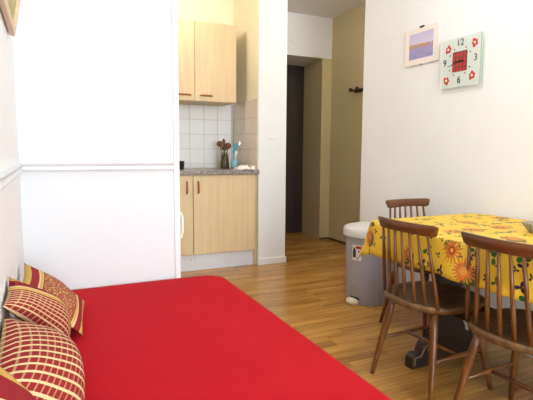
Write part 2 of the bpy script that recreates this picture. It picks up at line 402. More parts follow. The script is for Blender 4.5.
for i in range(len(xe)):
    x0 = xe[i]+0.0015; x1 = (xe[i+1] if i+1 < len(xe) else xe[i]+TS)-0.0015
    x0 = max(x0, XL); x1 = min(x1, 1.796)
    if x1-x0 < 0.02: continue
    for z0, z1 in zrows: put_tile(wk, 'Y', x0, z0, x1-x0, z1-z0, 'tile')
# pillar = end of the wall between kitchen and hall
wp = struct(obj('wall_pillar', bx(1.805, 2.10, 4.06, 5.6, 0, ZC, 0.006, 2), 'wall'), 'white wall end between kitchen and hallway')
obj('grout_bed', bx(1.802, 1.806, 4.075, YK, 0.90, 1.585), 'grout', wp)
obj('cream_paint', bx(1.803, 1.8055, 4.068, YK, 1.585, ZC), 'wall_kitchen', wp)
ys = [4.075, 4.227, 4.377, 4.527, 4.677, 4.703]
for i in range(5):
    for z0, z1 in zrows: put_tile(wp, 'X', ys[i]+0.0015, z0, ys[i+1]-ys[i]-0.003, z1-z0, 'tile_warm_lit')
bb = bmesh.new(); add_box(bb, 1.800, 2.110, 4.046, 4.061, 0, 0.062, 0.004, 2); add_box(bb, 2.099, 2.110, 4.046, 5.5, 0, 0.062, 0.004, 2)
struct(obj('baseboard_pillar', bb, 'trim'), 'white skirting around the wall end')
tag(obj('cover_plate', bx(1.915, 1.99, 4.054, 4.0605, 1.212, 1.232, 0.003, 2), 'trim'), 'small white cover plate on the wall end by the kitchen', 'cover plate')
# hallway
bm = bmesh.new(); DZ = 2.212; HX = 3.17
add_box(bm, 3.12, 3.27, YH+0.05, 5.6, 0, DZ); add_box(bm, 2.095, 3.27, YH, 5.6, DZ, ZC); add_box(bm, 2.0995, 2.28, YH, 5.6, 0, DZ)
wh = struct(obj('wall_hall', bm, 'wall'), 'hallway wall with a deep door recess')
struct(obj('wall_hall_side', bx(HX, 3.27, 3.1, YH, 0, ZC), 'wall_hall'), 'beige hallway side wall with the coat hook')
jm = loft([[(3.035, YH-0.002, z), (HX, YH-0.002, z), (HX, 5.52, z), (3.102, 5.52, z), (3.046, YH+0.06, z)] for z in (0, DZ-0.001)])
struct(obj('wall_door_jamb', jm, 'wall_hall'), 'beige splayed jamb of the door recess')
sk = bmesh.new(); add_box(sk, HX-0.01, HX, 3.16, YH-0.004, 0, 0.025); add_box(sk, 3.03, HX-0.01, YH-0.012, YH-0.002, 0, 0.025)
struct(obj('baseboard_hall', sk, 'skirt'), 'thin brown skirting in the hallway')
d1 = struct(obj('door_1', bx(2.285, 3.10, 5.50, 5.55, 0.001, DZ-0.005, 0.004), 'dark_door'), 'dark brown entrance door in a recess')
for (z0, z1) in ((0.15, 0.95), (1.1, 2.05)):
    for (x0, x1) in ((2.38, 2.66), (2.73, 3.01)): obj('door_panel', bx(x0, x1, 5.49, 5.501, z0, z1, 0.008, 2), 'dark_door', d1)
h = obj('door_handle', tube([(2.36, 5.50, 1.02), (2.36, 5.45, 1.02), (2.46, 5.445, 1.02)], 0.009, 10), 'steel', d1)
bm = bmesh.new(); bmesh.ops.create_cone(bm, cap_ends=True, segments=32, radius1=0.052, radius2=0.048, depth=0.006, matrix=Matrix.Translation((2.64, YH-0.003, 2.40)) @ Matrix.Rotation(R(90), 4, 'X'))
tag(obj('junction_cover', bm, 'wall'), 'round white cover on the wall above the dark door', 'cover plate')
# coat hook
ck = thing('coat_hook', 'dark turned wooden coat peg on beige hallway wall', 'coat hook', (HX, 4.42, 1.775))
obj('back_plate', bx(-0.012, 0, -0.20, 0.04, -0.022, 0.022, 0.006, 2), 'hook', ck, True)
for yy in (0.0, -0.12):
    obj('peg', tube([(-0.008, yy, 0), (-0.03, yy, 0.0), (-0.06, yy, 0.003), (-0.072, yy, 0.005), (-0.085, yy, 0.006), (-0.10, yy, 0.008), (-0.107, yy, 0.009)], (0.012, 0.01, 0.012, 0.02, 0.026, 0.021, 0.008), 14), 'hook', ck, True)

# ------------------------------------------------------------------ kitchen units
BY = 4.06     # front of base doors
def base_unit(x0, x1, label, hx):
    t = thing('base_cabinet', label, 'cabinet', (0, 0, 0), 0, 'kitchen base cabinets')
    obj('body', bx(x0+0.001, x1-0.001, BY+0.02, YK-0.012, 0.15, 0.882), 'birch_side', t)
    d = obj('door', bx(x0+0.003, x1-0.003, BY, BY+0.018, 0.158, 0.878, 0.0015), 'birch', t)
    hb = bmesh.new(); add_tube(hb, [(hx, BY+0.001, 0.715), (hx, BY-0.022, 0.725), (hx, BY-0.026, 0.77), (hx, BY-0.022, 0.815), (hx, BY+0.001, 0.825)], (0.006, 0.0075, 0.008, 0.0075, 0.006), 10)
    obj('handle', hb, 'handle', d, True)
    p = obj('plinth', bx(x0, x1, BY+0.045, BY+0.061, 0.0, 0.15), 'plinth', t)
    return t, p
t, p = base_unit(1.166, 1.772, 'birch base cabinet with one wide door next to the white wall end', 1.213)
obj('side_filler', bx(1.772, 1.803, BY+0.03, BY+0.05, 0.0, 0.882), 'birch_side', t)
for xx in (1.19,): obj('screw_cap', tube([(xx, BY+0.046, 0.106), (xx, BY+0.041, 0.106)], 0.0055, 10), 'recess', p)
t, p = base_unit(0.56, 1.166, 'birch base cabinet half hidden behind the white partition edge', 1.108)
obj('screw_cap', tube([(1.155, BY+0.046, 0.106), (1.155, BY+0.041, 0.106)], 0.0055, 10), 'recess', p)
tag(obj('worktop', bx(XL+0.002, 1.8035, BY-0.03, YK-0.011, 0.884, 0.921, 0.003, 2), 'granite'), 'grey speckled granite-look kitchen worktop', 'worktop')
UY = 4.30
def wall_unit(x0, x1, label, h0, h1):
    t = thing('wall_cabinet', label, 'cabinet', (0, 0, 0), 0, 'kitchen wall cabinets')
    obj('body', bx(x0+0.001, x1-0.001, UY+0.019, YK-0.002, 1.56, 2.284), 'birch_side', t)
    d = obj('door', bx(x0+0.002, x1-0.002, UY, UY+0.018, 1.562, 2.284, 0.0015), 'birch', t)
    hb = bmesh.new(); z = 1.612; a, b = h0, h1
    add_tube(hb, [(a, UY+0.001, z), (a+0.008, UY-0.02, z), ((a+b)/2, UY-0.025, z), (b-0.008, UY-0.02, z), (b, UY+0.001, z)], (0.006, 0.0075, 0.008, 0.0075, 0.006), 10)
    obj('handle', hb, 'handle', d, True)
wall_unit(1.263, 1.676, 'birch wall cabinet nearest the white wall end', 1.315, 1.43)
wall_unit(0.85, 1.263, 'birch wall cabinet cut off by the white partition edge', 1.10, 1.225)
# fridge hidden behind the partition; only its handle shows past the edge
fr = thing('fridge', 'white fridge behind the partition, only its ivory handle showing', 'fridge', (0, 0, 0))
obj('body', bx(0.0, 0.585, 2.435, 3.03, 0.0, 1.40, 0.01, 2), 'fridge', fr)
dr = obj('door', bx(0.588, 0.612, 2.435, 3.03, 0.06, 1.40, 0.006, 2), 'fridge', fr)
obj('handle', tube([(0.612, 2.47, 0.765), (0.64, 2.47, 0.76), (0.648, 2.47, 0.735), (0.648, 2.47, 0.66), (0.64, 2.47, 0.63), (0.612, 2.47, 0.625)], 0.008, 10), 'ivory', dr, True)
# kitchen ceiling lamp
kl = thing('unseen_ceiling_lamp', 'bare warm bulb on a short cord above the kitchen', 'lamp', (0.88, 4.0, 0))
obj('ceiling_rose', lathe([(0.05, ZC-0.03), (0.055, ZC-0.0005)], 20), 'trim', kl)
obj('cord', tube([(0, 0, ZC-0.03), (0, 0, 2.57)], 0.004, 8), 'trim', kl); obj('socket', lathe([(0.018, 2.53), (0.022, 2.575)], 16), 'trim', kl)
s = N('warm bulb'); s.b.inputs['Emission Color'].default_value = (1.0, 0.86, 0.66, 1); s.b.inputs['Emission Strength'].default_value = 70; s.col((1, .9, .7, 1))
obj('bulb', lathe([(0.012, 2.53), (0.02, 2.515), (0.04, 2.48), (0.045, 2.455), (0.038, 2.425), (0.02, 2.412), (0.003, 2.409)], 20), s.m, kl, True)

def fill_dome(name, label, x, y, r, col, strength):  # glowing ceiling dome, added out of view as fill light
    t = thing(name, label, 'lamp', (x, y, 0))
    obj('fill_base', lathe([(r, ZC-0.02), (r, ZC-0.0005)], 24), 'trim', t)
    s = N('fill light glow'); s.b.inputs['Emission Color'].default_value = col; s.b.inputs['Emission Strength'].default_value = strength; s.col((1, .95, .9, 1))
    obj('fill_glow', lathe([(r*0.95, ZC-0.02), (r, ZC-0.03), (r*0.85, ZC-0.03-r*0.4), (r*0.5, ZC-0.03-r*0.65), (r*0.05, ZC-0.03-r*0.7)], 24), s.m, t, True)
fill_dome('hall_fill', 'small added fill-light dome on the hallway ceiling, out of view', 2.62, 3.45, 0.11, (1.0, 0.92, 0.80, 1), 20)  # invented source that brightens the hallway and the wall end
fill_dome('unseen_ceiling_lamp', 'large added fill-light dome on the ceiling beside the dining table, out of view', 1.35, 1.75, 0.2, (0.93, 0.96, 1.0, 1), 13.5)  # invented source that lifts the right wall, floor and far end
# things on the worktop
WT = 0.921
jr = thing('utensil_jar', 'olive glass jar holding brown wooden spoons on the worktop', 'jar', (1.605, 4.44, WT))
obj('glass', lathe([(0.040, 0), (0.045, 0.006), (0.042, 0.06), (0.036, 0.11), (0.04, 0.125), (0.037, 0.125), (0.033, 0.11), (0.039, 0.06), (0.041, 0.01)], 24), 'jar', jr, True)
dg = bmesh.new()
for k in range(80):
    a = random.uniform(0, 6.28); r0 = random.uniform(0, 0.026); r1 = r0+random.uniform(0.0, 0.035); hh = random.uniform(0.11, 0.17)
    add_tube(dg, [(r0*math.cos(a), r0*math.sin(a), 0.012), (r0*math.cos(a), r0*math.sin(a), 0.07), (r1*math.cos(a), r1*math.sin(a), hh)], (0.002, 0.002, 0.0012), 5)
o = obj('dried_stalks', dg, 'grass', jr); o['kind'] = 'stuff'
def utensil(dx, dy, top, ht, kind, label, cat, mat='spoon', base=(1.605, 4.44, WT+0.012), sc=1.0):
    t = thing(kind, label, cat, base)
    hd = Vector((dx, dy, top)); d = hd.normalized()
    obj('shaft', tube([(dx*0.0, dy*0.0, 0), hd*0.5, hd], (0.005, 0.0045, 0.0055), 8), mat if mat != 'steel' else 'steel', t, True)
    # flattened head
    bm = bmesh.new(); bmesh.ops.create_uvsphere(bm, u_segments=16, v_segments=10, radius=1.0)
    side = Vector((math.cos(0.44), -math.sin(0.44), 0)); nn = d.cross(side).normalized(); side = nn.cross(d)
    for v in bm.verts:
        k = 1.0-0.25*max(0, -v.co.z); v.co = hd+d*(ht*0.45)+side*(v.co.x*0.024*k*sc)+nn*(v.co.y*0.006)+d*(v.co.z*ht*0.5)
    obj('head', bm, mat, t, True); return t
utensil(-0.045, 0.0, 0.205, 0.062, 'wooden_spoon', 'leftmost wooden spoon leaning out of the jar', 'spoon', sc=1.45)
utensil(-0.012, -0.01, 0.215, 0.075, 'wooden_spoon', 'tallest wooden spoon standing upright in the jar', 'spoon', sc=0.7)
utensil(0.03, 0.0, 0.185, 0.065, 'wooden_spoon', 'wooden spoon in the jar leaning towards the blue spatula', 'spoon', sc=1.45)
utensil(0.005, 0.02, 0.165, 0.06, 'wooden_spoon', 'short wooden spoon in the middle of the jar', 'spoon', sc=1.3)
cp = tag(obj('utensil_cup', lathe([(0.030, 0), (0.033, 0.002), (0.038, 0.092), (0.0365, 0.092), (0.0315, 0.006), (0.001, 0.006)], 24), 'cup', None, True), 'pale blue plastic cup holding utensils on the worktop', 'cup')
cp.location = (1.668, 4.34, WT)
sp = thing('spatula', 'turquoise plastic spatula standing in the blue cup', 'spatula', (1.661, 4.345, WT+0.012))
obj('shaft', tube([(0, 0, 0), (0.004, 0, 0.10), (0.0, 0, 0.15)], 0.006, 8), 'blue', sp, True)
b = bx(-0.014, 0.014, -0.004, 0.004, 0, 0.10, 0.003, 2)
for v in b.verts: v.co = Vector((v.co.x*(0.8+2*v.co.z), v.co.y, v.co.z)); v.co = Matrix.Rotation(R(22), 3, 'Y') @ v.co; v.co += Vector((-0.003, 0, 0.145))
obj('blade', b, 'blue', sp)
utensil(0.042, 0.0, 0.215, 0.055, 'ladle', 'steel ladle standing in the blue cup against the side wall tiles', 'ladle', 'steel', (1.670, 4.34, WT+0.012), 0.95)
utensil(0.012, -0.01, 0.12, 0.05, 'white_spoon', 'short white spoon standing in the blue cup', 'spoon', 'bin_lid', (1.666, 4.335, WT+0.012), 0.5)
bm = bmesh.new(); bmesh.ops.create_grid(bm, x_segments=26, y_segments=18, size=0.5)
for v in bm.verts:
    x, y = v.co.x, v.co.y; e = max(abs(x), abs(y))*2; hgt = 0.036*(1-e**4)+0.006*math.sin(x*17+1.3*y*9)*(1-e*0.5)
    v.co = Vector((1.695+x*0.20+0.01*math.sin(y*9), 4.105+y*0.145+0.008*math.sin(x*13), WT+0.003+max(0, hgt)))
o = obj('dish_cloth', bm, 'towel', None, True); sm = o.modifiers.new('solid', 'SOLIDIFY'); sm.thickness = 0.003; sm.offset = 1
tag(o, 'crumpled white dish cloth with red print on the worktop corner', 'dish cloth')
pt = thing('saucepan', 'dark saucepan on the worktop, only its rim showing past the partition', 'saucepan', (1.085, 4.42, WT))
obj('pan', lathe([(0.085, 0), (0.095, 0.005), (0.098, 0.075), (0.101, 0.078), (0.095, 0.078), (0.09, 0.008), (0.002, 0.008)], 28), 'black', pt, True)
obj('long_handle', tube([(-0.095, 0, 0.065), (-0.16, 0, 0.075), (-0.25, 0, 0.08)], (0.008, 0.01, 0.011), 10), 'black', pt, True)

# ------------------------------------------------------------------ bed
BZ, BX1, BY0, BY1 = 0.455, 0.812, 0.28, 2.3185
bd = thing('bed', 'single bed with a tight red fitted sheet along the left wall', 'bed', ((XL+BX1)/2, 1.3, 0))
bd_o = Vector((-(XL+BX1)/2, -1.3, 0))
def shifted(bm, v):
    for q in bm.verts: q.co += v
    return bm
obj('bed_base', shifted(bx(XL+0.02, BX1-0.03, BY0+0.02, BY1-0.02, 0.10, 0.27, 0.01, 2), bd_o), 'dark_top', bd)
for (x, y) in ((0, 0.4), (0.65, 0.4), (0, 2.15), (0.65, 2.15)):
    obj('leg', shifted(tube([(x, y, 0), (x, y, 0.10)], (0.022, 0.028), 12), bd_o), 'dark_top', bd)
def rrect(x0, x1, y0, y1, r, n=10, rc=None):
    pts = []
    for (cx, cy, a0, rr) in ((x1-r, y1-r, 0, r), (x0+r, y1-r, 90, r), (x0+r, y0+r, 180, r), (x1-r, y0+r, 270, r)):
        for k in range(n+1): a = R(a0+90*k/n); pts.append((cx+rr*math.cos(a), cy+rr*math.sin(a)))
    return pts
rings = []
for (ins, z) in ((0.03, 0.255), (0.008, 0.27), (0.0, 0.30), (0.0, 0.415), (0.004, 0.436), (0.012, 0.448), (0.03, 0.455), (0.09, 0.4575)):
    rings.append([(x, y, z) for x, y in rrect(XL+0.004+ins, BX1-ins, BY0+ins, BY1-ins, 0.10-ins*0.6)])
ms = loft(rings, True, False)
top = [e for e in ms.edges if e.is_boundary]; bmesh.ops.contextual_create(ms, geom=top)
o = obj('mattress_sheet', shifted(ms, bd_o), 'red', bd); smooth_angle(o, 50)

# ------------------------------------------------------------------ cushions (corner points: far-top, far-bottom, near-bottom, near-top)
def cushion(label, mat, ft, fb, nb, nt, front, back, name='cushion'):
    P = [Vector(p) for p in (ft, fb, nb, nt)]; n = 22
    nrm = ((P[1]-P[0]).cross(P[3]-P[0])).normalized()
    if nrm.x < 0: nrm = -nrm
    bm = bmesh.new(); uvl = bm.loops.layers.uv.new('UVMap'); grid = []
    ctr = sum(P, Vector())/4
    for side in (1, -1):
        g = []
        for i in range(n+1):
            row = []
            for j in range(n+1):
                s_, t_ = i/n, j/n     # s: top->bottom, t: near->far
                # edges pulled in between the corners
                a = 2*s_-1; b = 2*t_-1
                pin = 0.05
                s2 = 0.5+a*0.5*(1-pin*(1-b*b)*1.0*abs(a)); t2 = 0.5+b*0.5*(1-pin*(1-a*a)*abs(b))
                base = (P[3]*(1-t2)+P[0]*t2)*(1-s2)+(P[2]*(1-t2)+P[1]*t2)*s2
                q = max(0.0, (1-a**2)*(1-b**2)); k = q**0.6
                p = base+nrm*(side*(front if side > 0 else back)*k)
                wr = 0.004*math.sin(9*s_+5*t_)*k
                p += nrm*wr*(side > 0)
                p.x = max(p.x, XL+0.004); p.z = max(p.z, BZ+0.004)
                row.append((bm.verts.new(p), (t_, s_)))
            g.append(row)
        grid.append(g)
    for gi, g in enumerate(grid):
        for i in range(n):
            for j in range(n):
                q = [g[i][j], g[i+1][j], g[i+1][j+1], g[i][j+1]]
                if gi: q = q[::-1]
                f = bm.faces.new([v for v, _ in q])
                for lp, (_, uv) in zip(f.loops, q): lp[uvl].uv = uv
    bmesh.ops.remove_doubles(bm, verts=bm.verts[:], dist=0.0004)
    ce = (P[0]+P[1]+P[2]+P[3])/4; base = Vector((ce.x, ce.y, BZ))
    for v in bm.verts: v.co -= base
    o = obj(name, bm, mat, None, True); o.location = base
    e = 0.004; rim = []
    tag(o, label, 'cushion', 'red and gold cushions on the bed'); return o
cushion('farthest red and gold paisley cushion with striped borders, against the partition corner', 'c_paisley', (-0.098, 1.96, 0.675), (0.116, 2.02, 0.475), (0.085, 1.66, 0.470), (-0.095, 1.62, 0.66), 0.04, 0.03)
cushion('red lattice cushion with a gold striped edge leaning on the farthest cushion', 'c_mixed', (-0.109, 1.42, 0.757), (0.045, 1.80, 0.495), (0.035, 1.54, 0.48), (-0.109, 1.22, 0.735), 0.055, 0.03)
cushion('large red and cream lattice cushion in the middle of the row', 'c_lattice', (-0.109, 1.24, 0.705), (0.03, 1.54, 0.48), (0.045, 1.02, 0.48), (-0.109, 0.82, 0.70), 0.08, 0.03)
cushion('nearest cushion with wide red and gold bands, cut off by the photo corner', 'c_wide', (-0.105, 0.93, 0.735), (-0.012, 0.97, 0.565), (0.04, 0.60, 0.50), (-0.097, 0.52, 0.69), 0.035, 0.03)

# ------------------------------------------------------------------ table
TX0, TX1, TY0, TY1, TZ = 1.487, 2.285, 0.62, 1.965, 0.738
tb = thing('dining_table', 'dark oak trestle table under the yellow cloth', 'table', ((TX0+TX1)/2, (TY0+TY1)/2, 0))
tv = Vector((-(TX0+TX1)/2, -(TY0+TY1)/2, 0))
obj('table_top', shifted(loft([[(x, y, z) for x, y in rrect(TX0, TX1, TY0, TY1, 0.09)] for z in (TZ-0.032, TZ)]), tv), 'dark_top', tb, bev=0.004)
prof = [(1.63, 0), (1.632, 0.062), (1.655, 0.078), (1.688, 0.072), (1.697, 0.10), (1.712, 0.125), (1.738, 0.14), (1.762, 0.142), (1.768, 0.18), (1.79, 0.215), (1.82, 0.225)]
prof = prof+[(3.76-x, z) for x, z in prof[::-1]]
for yc in (1.770, 0.82):
    f = obj('trestle_foot', shifted(loft([[(x, yy, z) for x, z in prof] for yy in (yc-0.027, yc+0.027)]), tv), 'trestle', tb, bev=0.005)
    eb = bmesh.new()
    for yy in (yc-0.0275,): add_tube(eb, [(1.648, yy, 0.02), (1.648, yy, 0.058), (1.69, yy, 0.062), (1.71, yy, 0.10), (1.745, yy, 0.125), (1.75, yy, 0.10), (1.73, yy, 0.085)], 0.0032, 6)
    obj('carved_line', shifted(eb, tv), 'worn', f)
    obj('trestle_post', shifted(bx(1.80, 1.96, yc-0.025, yc+0.025, 0.215, 0.645, 0.006), tv), 'trestle', tb)
    obj('trestle_bearer', shifted(loft([[(x, yy, z) for x, z in ((1.60, TZ-0.034), (1.60, TZ-0.07), (1.72, TZ-0.10), (2.04, TZ-0.10), (2.16, TZ-0.07), (2.16, TZ-0.034))] for yy in (yc-0.04, yc+0.04)]), tv), 'trestle', tb)
obj('stretcher_beam', shifted(bx(1.855, 1.905, 0.85, 1.735, 0.26, 0.36, 0.005), tv), 'trestle', tb)
# cloth
def cloth_mesh():
    bm = bmesh.new(); uvl = bm.loops.layers.uv.new('UVMap'); verts = {}
    r = 0.10; x0, x1, y0, y1 = TX0-0.006, TX1+0.004, TY0-0.006, TY1+0.006; zt = TZ+0.004
    out = []; n = 14
    # outline with dense straight runs
    segs = []
    def arc(cx, cy, a0):
        for k in range(n+1):
            a = R(a0+90*k/n); segs.append((cx+r*math.cos(a), cy+r*math.sin(a), math.cos(a), math.sin(a), 1-abs(2*k/n-1)))
    def run(xa, ya, xb, yb, nx, ny, m_):
        for k in range(1, m_): f = k/m_; segs.append((xa+(xb-xa)*f, ya+(yb-ya)*f, nx, ny, 0.0))
    arc(x1-r, y1-r, 0); run(x1-r, y1, x0+r, y1, 0, 1, 30); arc(x0+r, y1-r, 90); run(x0, y1-r, x0, y0+r, -1, 0, 60)
    arc(x0+r, y0+r, 180); run(x0+r, y0, x1-r, y0, 0, -1, 30); arc(x1-r, y0+r, 270); run(x1, y0+r, x1, y1-r, 1, 0, 60)
    rings = []
    cx, cy = (x0+x1)/2, (y0+y1)/2
    for f in (0.0, 0.35, 0.7, 0.9, 0.985):
        rings.append([((cx+(px-cx)*f, cy+(py-cy)*f, zt), (cx+(px-cx)*f, cy+(py-cy)*f)) for px, py, nx, ny, c in segs])
    L = 0
    hang = []
    acc = 0; prev = None
    for s_ in segs:
        if prev: acc += math.hypot(s_[0]-prev[0], s_[1]-prev[1])
        prev = s_; hang.append(acc)
    for d in (0.0, 0.006, 0.014, 0.03, 0.055, 0.085, 0.115, 0.145, 0.165):
        ring = []
        for (px, py, nx, ny, c), s_ in zip(segs, hang):
            wall = nx > 0.7; dd = d*(1+0.22*c)
            if wall: dd = d*0.9
            rr = 0.012
            if dd < rr*1.2: o_ = math.sin(dd/rr*1.3)*rr*0.6; z = zt-0.3*dd
            else: o_ = rr*0.6+(dd-rr)*(0.10 if not wall else 0.0)+c*(dd*0.20); z = zt-0.004-(dd-rr)*0.97
            wv = 0.0 if wall else (0.008*math.sin(s_*27)+0.008*math.sin(s_*13+1))*min(1, dd/0.12)*(1-0.6*c)
            o_ += wv
            qx = px+nx*o_; qy = py+ny*o_
            if nx > 0: qx = min(qx, XR-0.003)
            ring.append(((qx, qy, z), (px+nx*dd, py+ny*dd)))
        rings.append(ring)
    vr = [[(bm.verts.new(p), uv) for p, uv in rg] for rg in rings]
    m_ = len(segs)
    for i in range(len(vr)-1):
        for k in range(m_):
            q = [vr[i][k], vr[i+1][k], vr[i+1][(k+1) % m_], vr[i][(k+1) % m_]]
            f = bm.faces.new([v for v, _ in q])
            for lp, (_, uv) in zip(f.loops, q): lp[uvl].uv = uv
    bmesh.ops.remove_doubles(bm, verts=bm.verts[:], dist=0.0002)
    return bm
cl = obj('tablecloth', cloth_mesh(), 'cloth', None, True); sm = cl.modifiers.new('solid', 'SOLIDIFY'); sm.thickness = 0.0015; sm.offset = 0
tag(cl, 'yellow tablecloth printed with orange flowers, berries and leaves', 'tablecloth')
# glass dish on the table
def dish():
    n = 24; rings = []
    for r_, z, k in ((0.028, 0.0, 0), (0.034, 0.004, 0), (0.046, 0.022, 0.003), (0.058, 0.040, 0.005), (0.055, 0.041, 0.005), (0.042, 0.022, 0.002), (0.028, 0.008, 0), (0.003, 0.007, 0)):
        rings.append([((r_+(k if i % 2 else -k))*math.cos(2*math.pi*i/n), (r_+(k if i % 2 else -k))*math.sin(2*math.pi*i/n), z) for i in range(n)])
    return loft(rings)
o = obj('glass_dish', dish(), 'bowl'); o.location = (1.985, 1.375, TZ+0.0055); tag(o, 'small cut-glass dish on the yellow tablecloth', 'dish')

# ------------------------------------------------------------------ chairs
def rail_bm():
    # curved board with eased edges, ends swept forward and cut slightly slanted
    n = 22; rings = []
    for i in range(n+1):
        u = -1+2*i/n; x = -0.216+0.028*u*u; th = 0.0105; rk = []
        h0, h1 = 0.742+0.004*(1-u*u), 0.794
        if i in (0, n): h0 += 0.006; h1 -= 0.005; th *= 0.7
        for (a, b) in ((-1, 0.12), (-1, 0.88), (-0.55, 1), (0.55, 1), (1, 0.88), (1, 0.12), (0.55, 0), (-0.55, 0)):
            z = h0+(h1-h0)*b
            rk.append((x+a*th-(z-0.77)*0.15, u*(0.166+0.014*b), z))
        rings.append(rk)
    return loft(rings)
def seat_bm():
    n = 56; rings = []
    def outline(k):
        pts = []
        for i in range(n):
            a = 2*math.pi*i/n; ca, sa = math.cos(a), math.sin(a); e = 2.7
            rr = (abs(ca)**e+abs(sa)**e)**(-1/e); x = rr*ca*0.208; y = rr*sa*(0.207+0.008*ca)
            pts.append((x*k, y*k))
        return pts
    for k, z in ((0.80, 0.396), (0.93, 0.401), (0.985, 0.412), (1.0, 0.422), (0.99, 0.430), (0.96, 0.434), (0.90, 0.432), (0.75, 0.425), (0.5, 0.420), (0.2, 0.419)):
        rings.append([(x+0.0, y, z) for x, y in outline(k)])
    return loft(rings)
def make_chair():
    t = thing('dining_chair', 'x', 'chair', group='spindle-back dining chairs')
    obj('seat', seat_bm(), 'seat', t, True)
    smooth_angle(obj('top_rail', rail_bm(), 'rail', t), 50)
    for k in range(7):
        u = -1+2*k/6; yb = u*0.165; xb = -0.178+0.028*u*u; yt = u*0.135; xt = -0.216+0.028*(yt/0.18)**2
        p0 = Vector((xb, yb, 0.425)); p1 = Vector((xt, yt, 0.752)); pp = [p0.lerp(p1, f) for f in (0, 0.3, 0.6, 1.0)]
        obj('spindle', tube(pp, (0.008, 0.009, 0.008, 0.006), 10), 'chair', t, True)
    for (sx, sy) in ((-1, 1), (-1, -1), (1, 1), (1, -1)):
        tp = Vector((sx*0.125, sy*0.125, 0.408)); ft = Vector((sx*0.195, sy*0.188, 0)); d = ft-tp
        pp = [tp+d*f for f in (0, 0.2, 0.45, 0.75, 1.0)]
        obj('leg', tube(pp, (0.0135, 0.0165, 0.0165, 0.0135, 0.010), 12), 'chair', t, True)
    def at(sx, sy, z): f = (0.408-z)/0.408; return Vector((sx*(0.125+0.07*f), sy*(0.125+0.063*f), z))
    for sy in (1, -1):
        a, b = at(-1, sy, 0.19), at(1, sy, 0.19)
        obj('stretcher', tube([a, a.lerp(b, 0.5), b], (0.0075, 0.011, 0.0075), 10), 'chair', t, True)
    a, b = at(-1, 1, 0.19).lerp(at(1, 1, 0.19), 0.5), at(-1, -1, 0.19).lerp(at(1, -1, 0.19), 0.5)
    obj('stretcher', tube([a, a.lerp(b, 0.5), b], (0.0075, 0.010, 0.0075), 10), 'chair', t, True)
    return t
def dup(root):
    r = root.copy(); C.objects.link(r)
    for ch in list(root.children):
        c = ch.copy(); C.objects.link(c); c.parent = r
    return r
c0 = make_chair(); c0.location = (1.630, 1.622, 0); c0.rotation_euler.z = R(3)
c0['label'] = 'brown spindle-back chair beside the table, left of the nearest chair'
c1 = dup(c0); c1.location = (1.655, 1.145, 0); c1.rotation_euler.z = R(3); c1['label'] = 'nearest brown spindle-back chair, cut off by the right edge of the photo'
c2 = dup(c0); c2.location = (2.105, 2.155, 0); c2.rotation_euler.z = R(-90); c2['label'] = 'farthest brown spindle-back chair at the table end, in front of the bin'

# ------------------------------------------------------------------ pedal bin
bn = thing('pedal_bin', 'grey plastic pedal bin with white lid against the right wall', 'bin', (2.135, 2.765, 0))
def bin_outline(k=0.0, notch=0.006):
    pts = []                                     # front (-x) half round, crease, straight back body
    for i in range(25):
        a = R(90+180*i/24); pts.append((-0.045+(0.135+k)*math.cos(a), (0.165+k-notch)*math.sin(a)))
    pts += [(-0.040, -0.165-k), (0.10, -0.16-k), (0.15, -0.14-k), (0.172+k*0.4, -0.09), (0.172+k*0.4, 0.09), (0.15, 0.14+k), (0.10, 0.16+k), (-0.040, 0.165+k)]
    return pts
body = loft([[(x*s_, y*s_, z) for x, y in bin_outline()] for s_, z in ((0.90, 0.0), (0.925, 0.008), (0.95, 0.25), (0.975, 0.47), (0.985, 0.50))])
smooth_angle(obj('body', body, 'bin', bn), 35)
lid = loft([[(x*s_, y*s_, z) for x, y in bin_outline(0.008, 0.0)] for s_, z in ((1.0, 0.490), (1.03, 0.492), (1.035, 0.50), (1.03, 0.535), (0.99, 0.55), (0.92, 0.558), (0.6, 0.572), (0.25, 0.578))])
smooth_angle(obj('lid', lid, 'bin_lid', bn), 60)
def on_body(a, z, off):      # point on the curved front at angle a (deg)
    s_ = 0.92+0.06*z/0.5
    return Vector(((-0.045+0.135*math.cos(R(a)))*s_+off*math.cos(R(a)), (0.159*math.sin(R(a)))*s_+off*math.sin(R(a)), z))
def patch(a0, a1, z0, z1, off, na=8, shape=None):
    bm = bmesh.new(); g = []
    for i in range(na+1):
        a = a0+(a1-a0)*i/na; top_ = z1 if shape is None else z0+(z1-z0)*shape(i/na)
        g.append([bm.verts.new(on_body(a, z, o_)) for z, o_ in ((z0, -0.004), (z0, off), ((z0+top_)/2, off), (top_, off), (top_, -0.004))])
    for i in range(na):
        for k in range(4): bm.faces.new((g[i][k], g[i+1][k], g[i+1][k+1], g[i][k+1]))
    return bm
AC = 213
obj('pedal_recess', patch(176, 214, 0.02, 0.135, 0.0025, 16, lambda f: max(0.05, math.sqrt(max(0, 1-(2*f-1)**2)))), 'recess', bn)
obj('pedal_slot', patch(186, 214, 0.03, 0.055, 0.004, 8), 'black', bn)
st = obj('sticker', patch(190, 219, 0.325, 0.435, 0.0022), 'sticker', bn)
obj('sticker_print', patch(202, 218, 0.41, 0.43, 0.003), 'st_red', st)
obj('sticker_print', patch(192, 202, 0.345, 0.42, 0.003, 8, lambda f: 0.55+0.45*math.sin(f*3.1)), 'st_dark', st)
for (a, z) in ((209, 0.385), (212, 0.355), (206, 0.335)): obj('sticker_print', patch(a, a+4, z, z+0.014, 0.003, 4), 'st_brown', st)
pd = lathe([(0.3, 0.0), (0.9, 0.002), (1.0, 0.012), (0.97, 0.028), (0.75, 0.038), (0.2, 0.042)], 24)
pc = on_body(195, 0, 0.0)
for v in pd.verts: v.co = Vector((v.co.x*0.036, v.co.y*0.052, v.co.z+0.002)); v.co = Matrix.Rotation(R(15), 3, 'Z') @ v.co; v.co += Vector((pc.x-0.012, pc.y, 0))
obj('pedal', pd, 'pedal', bn, True)

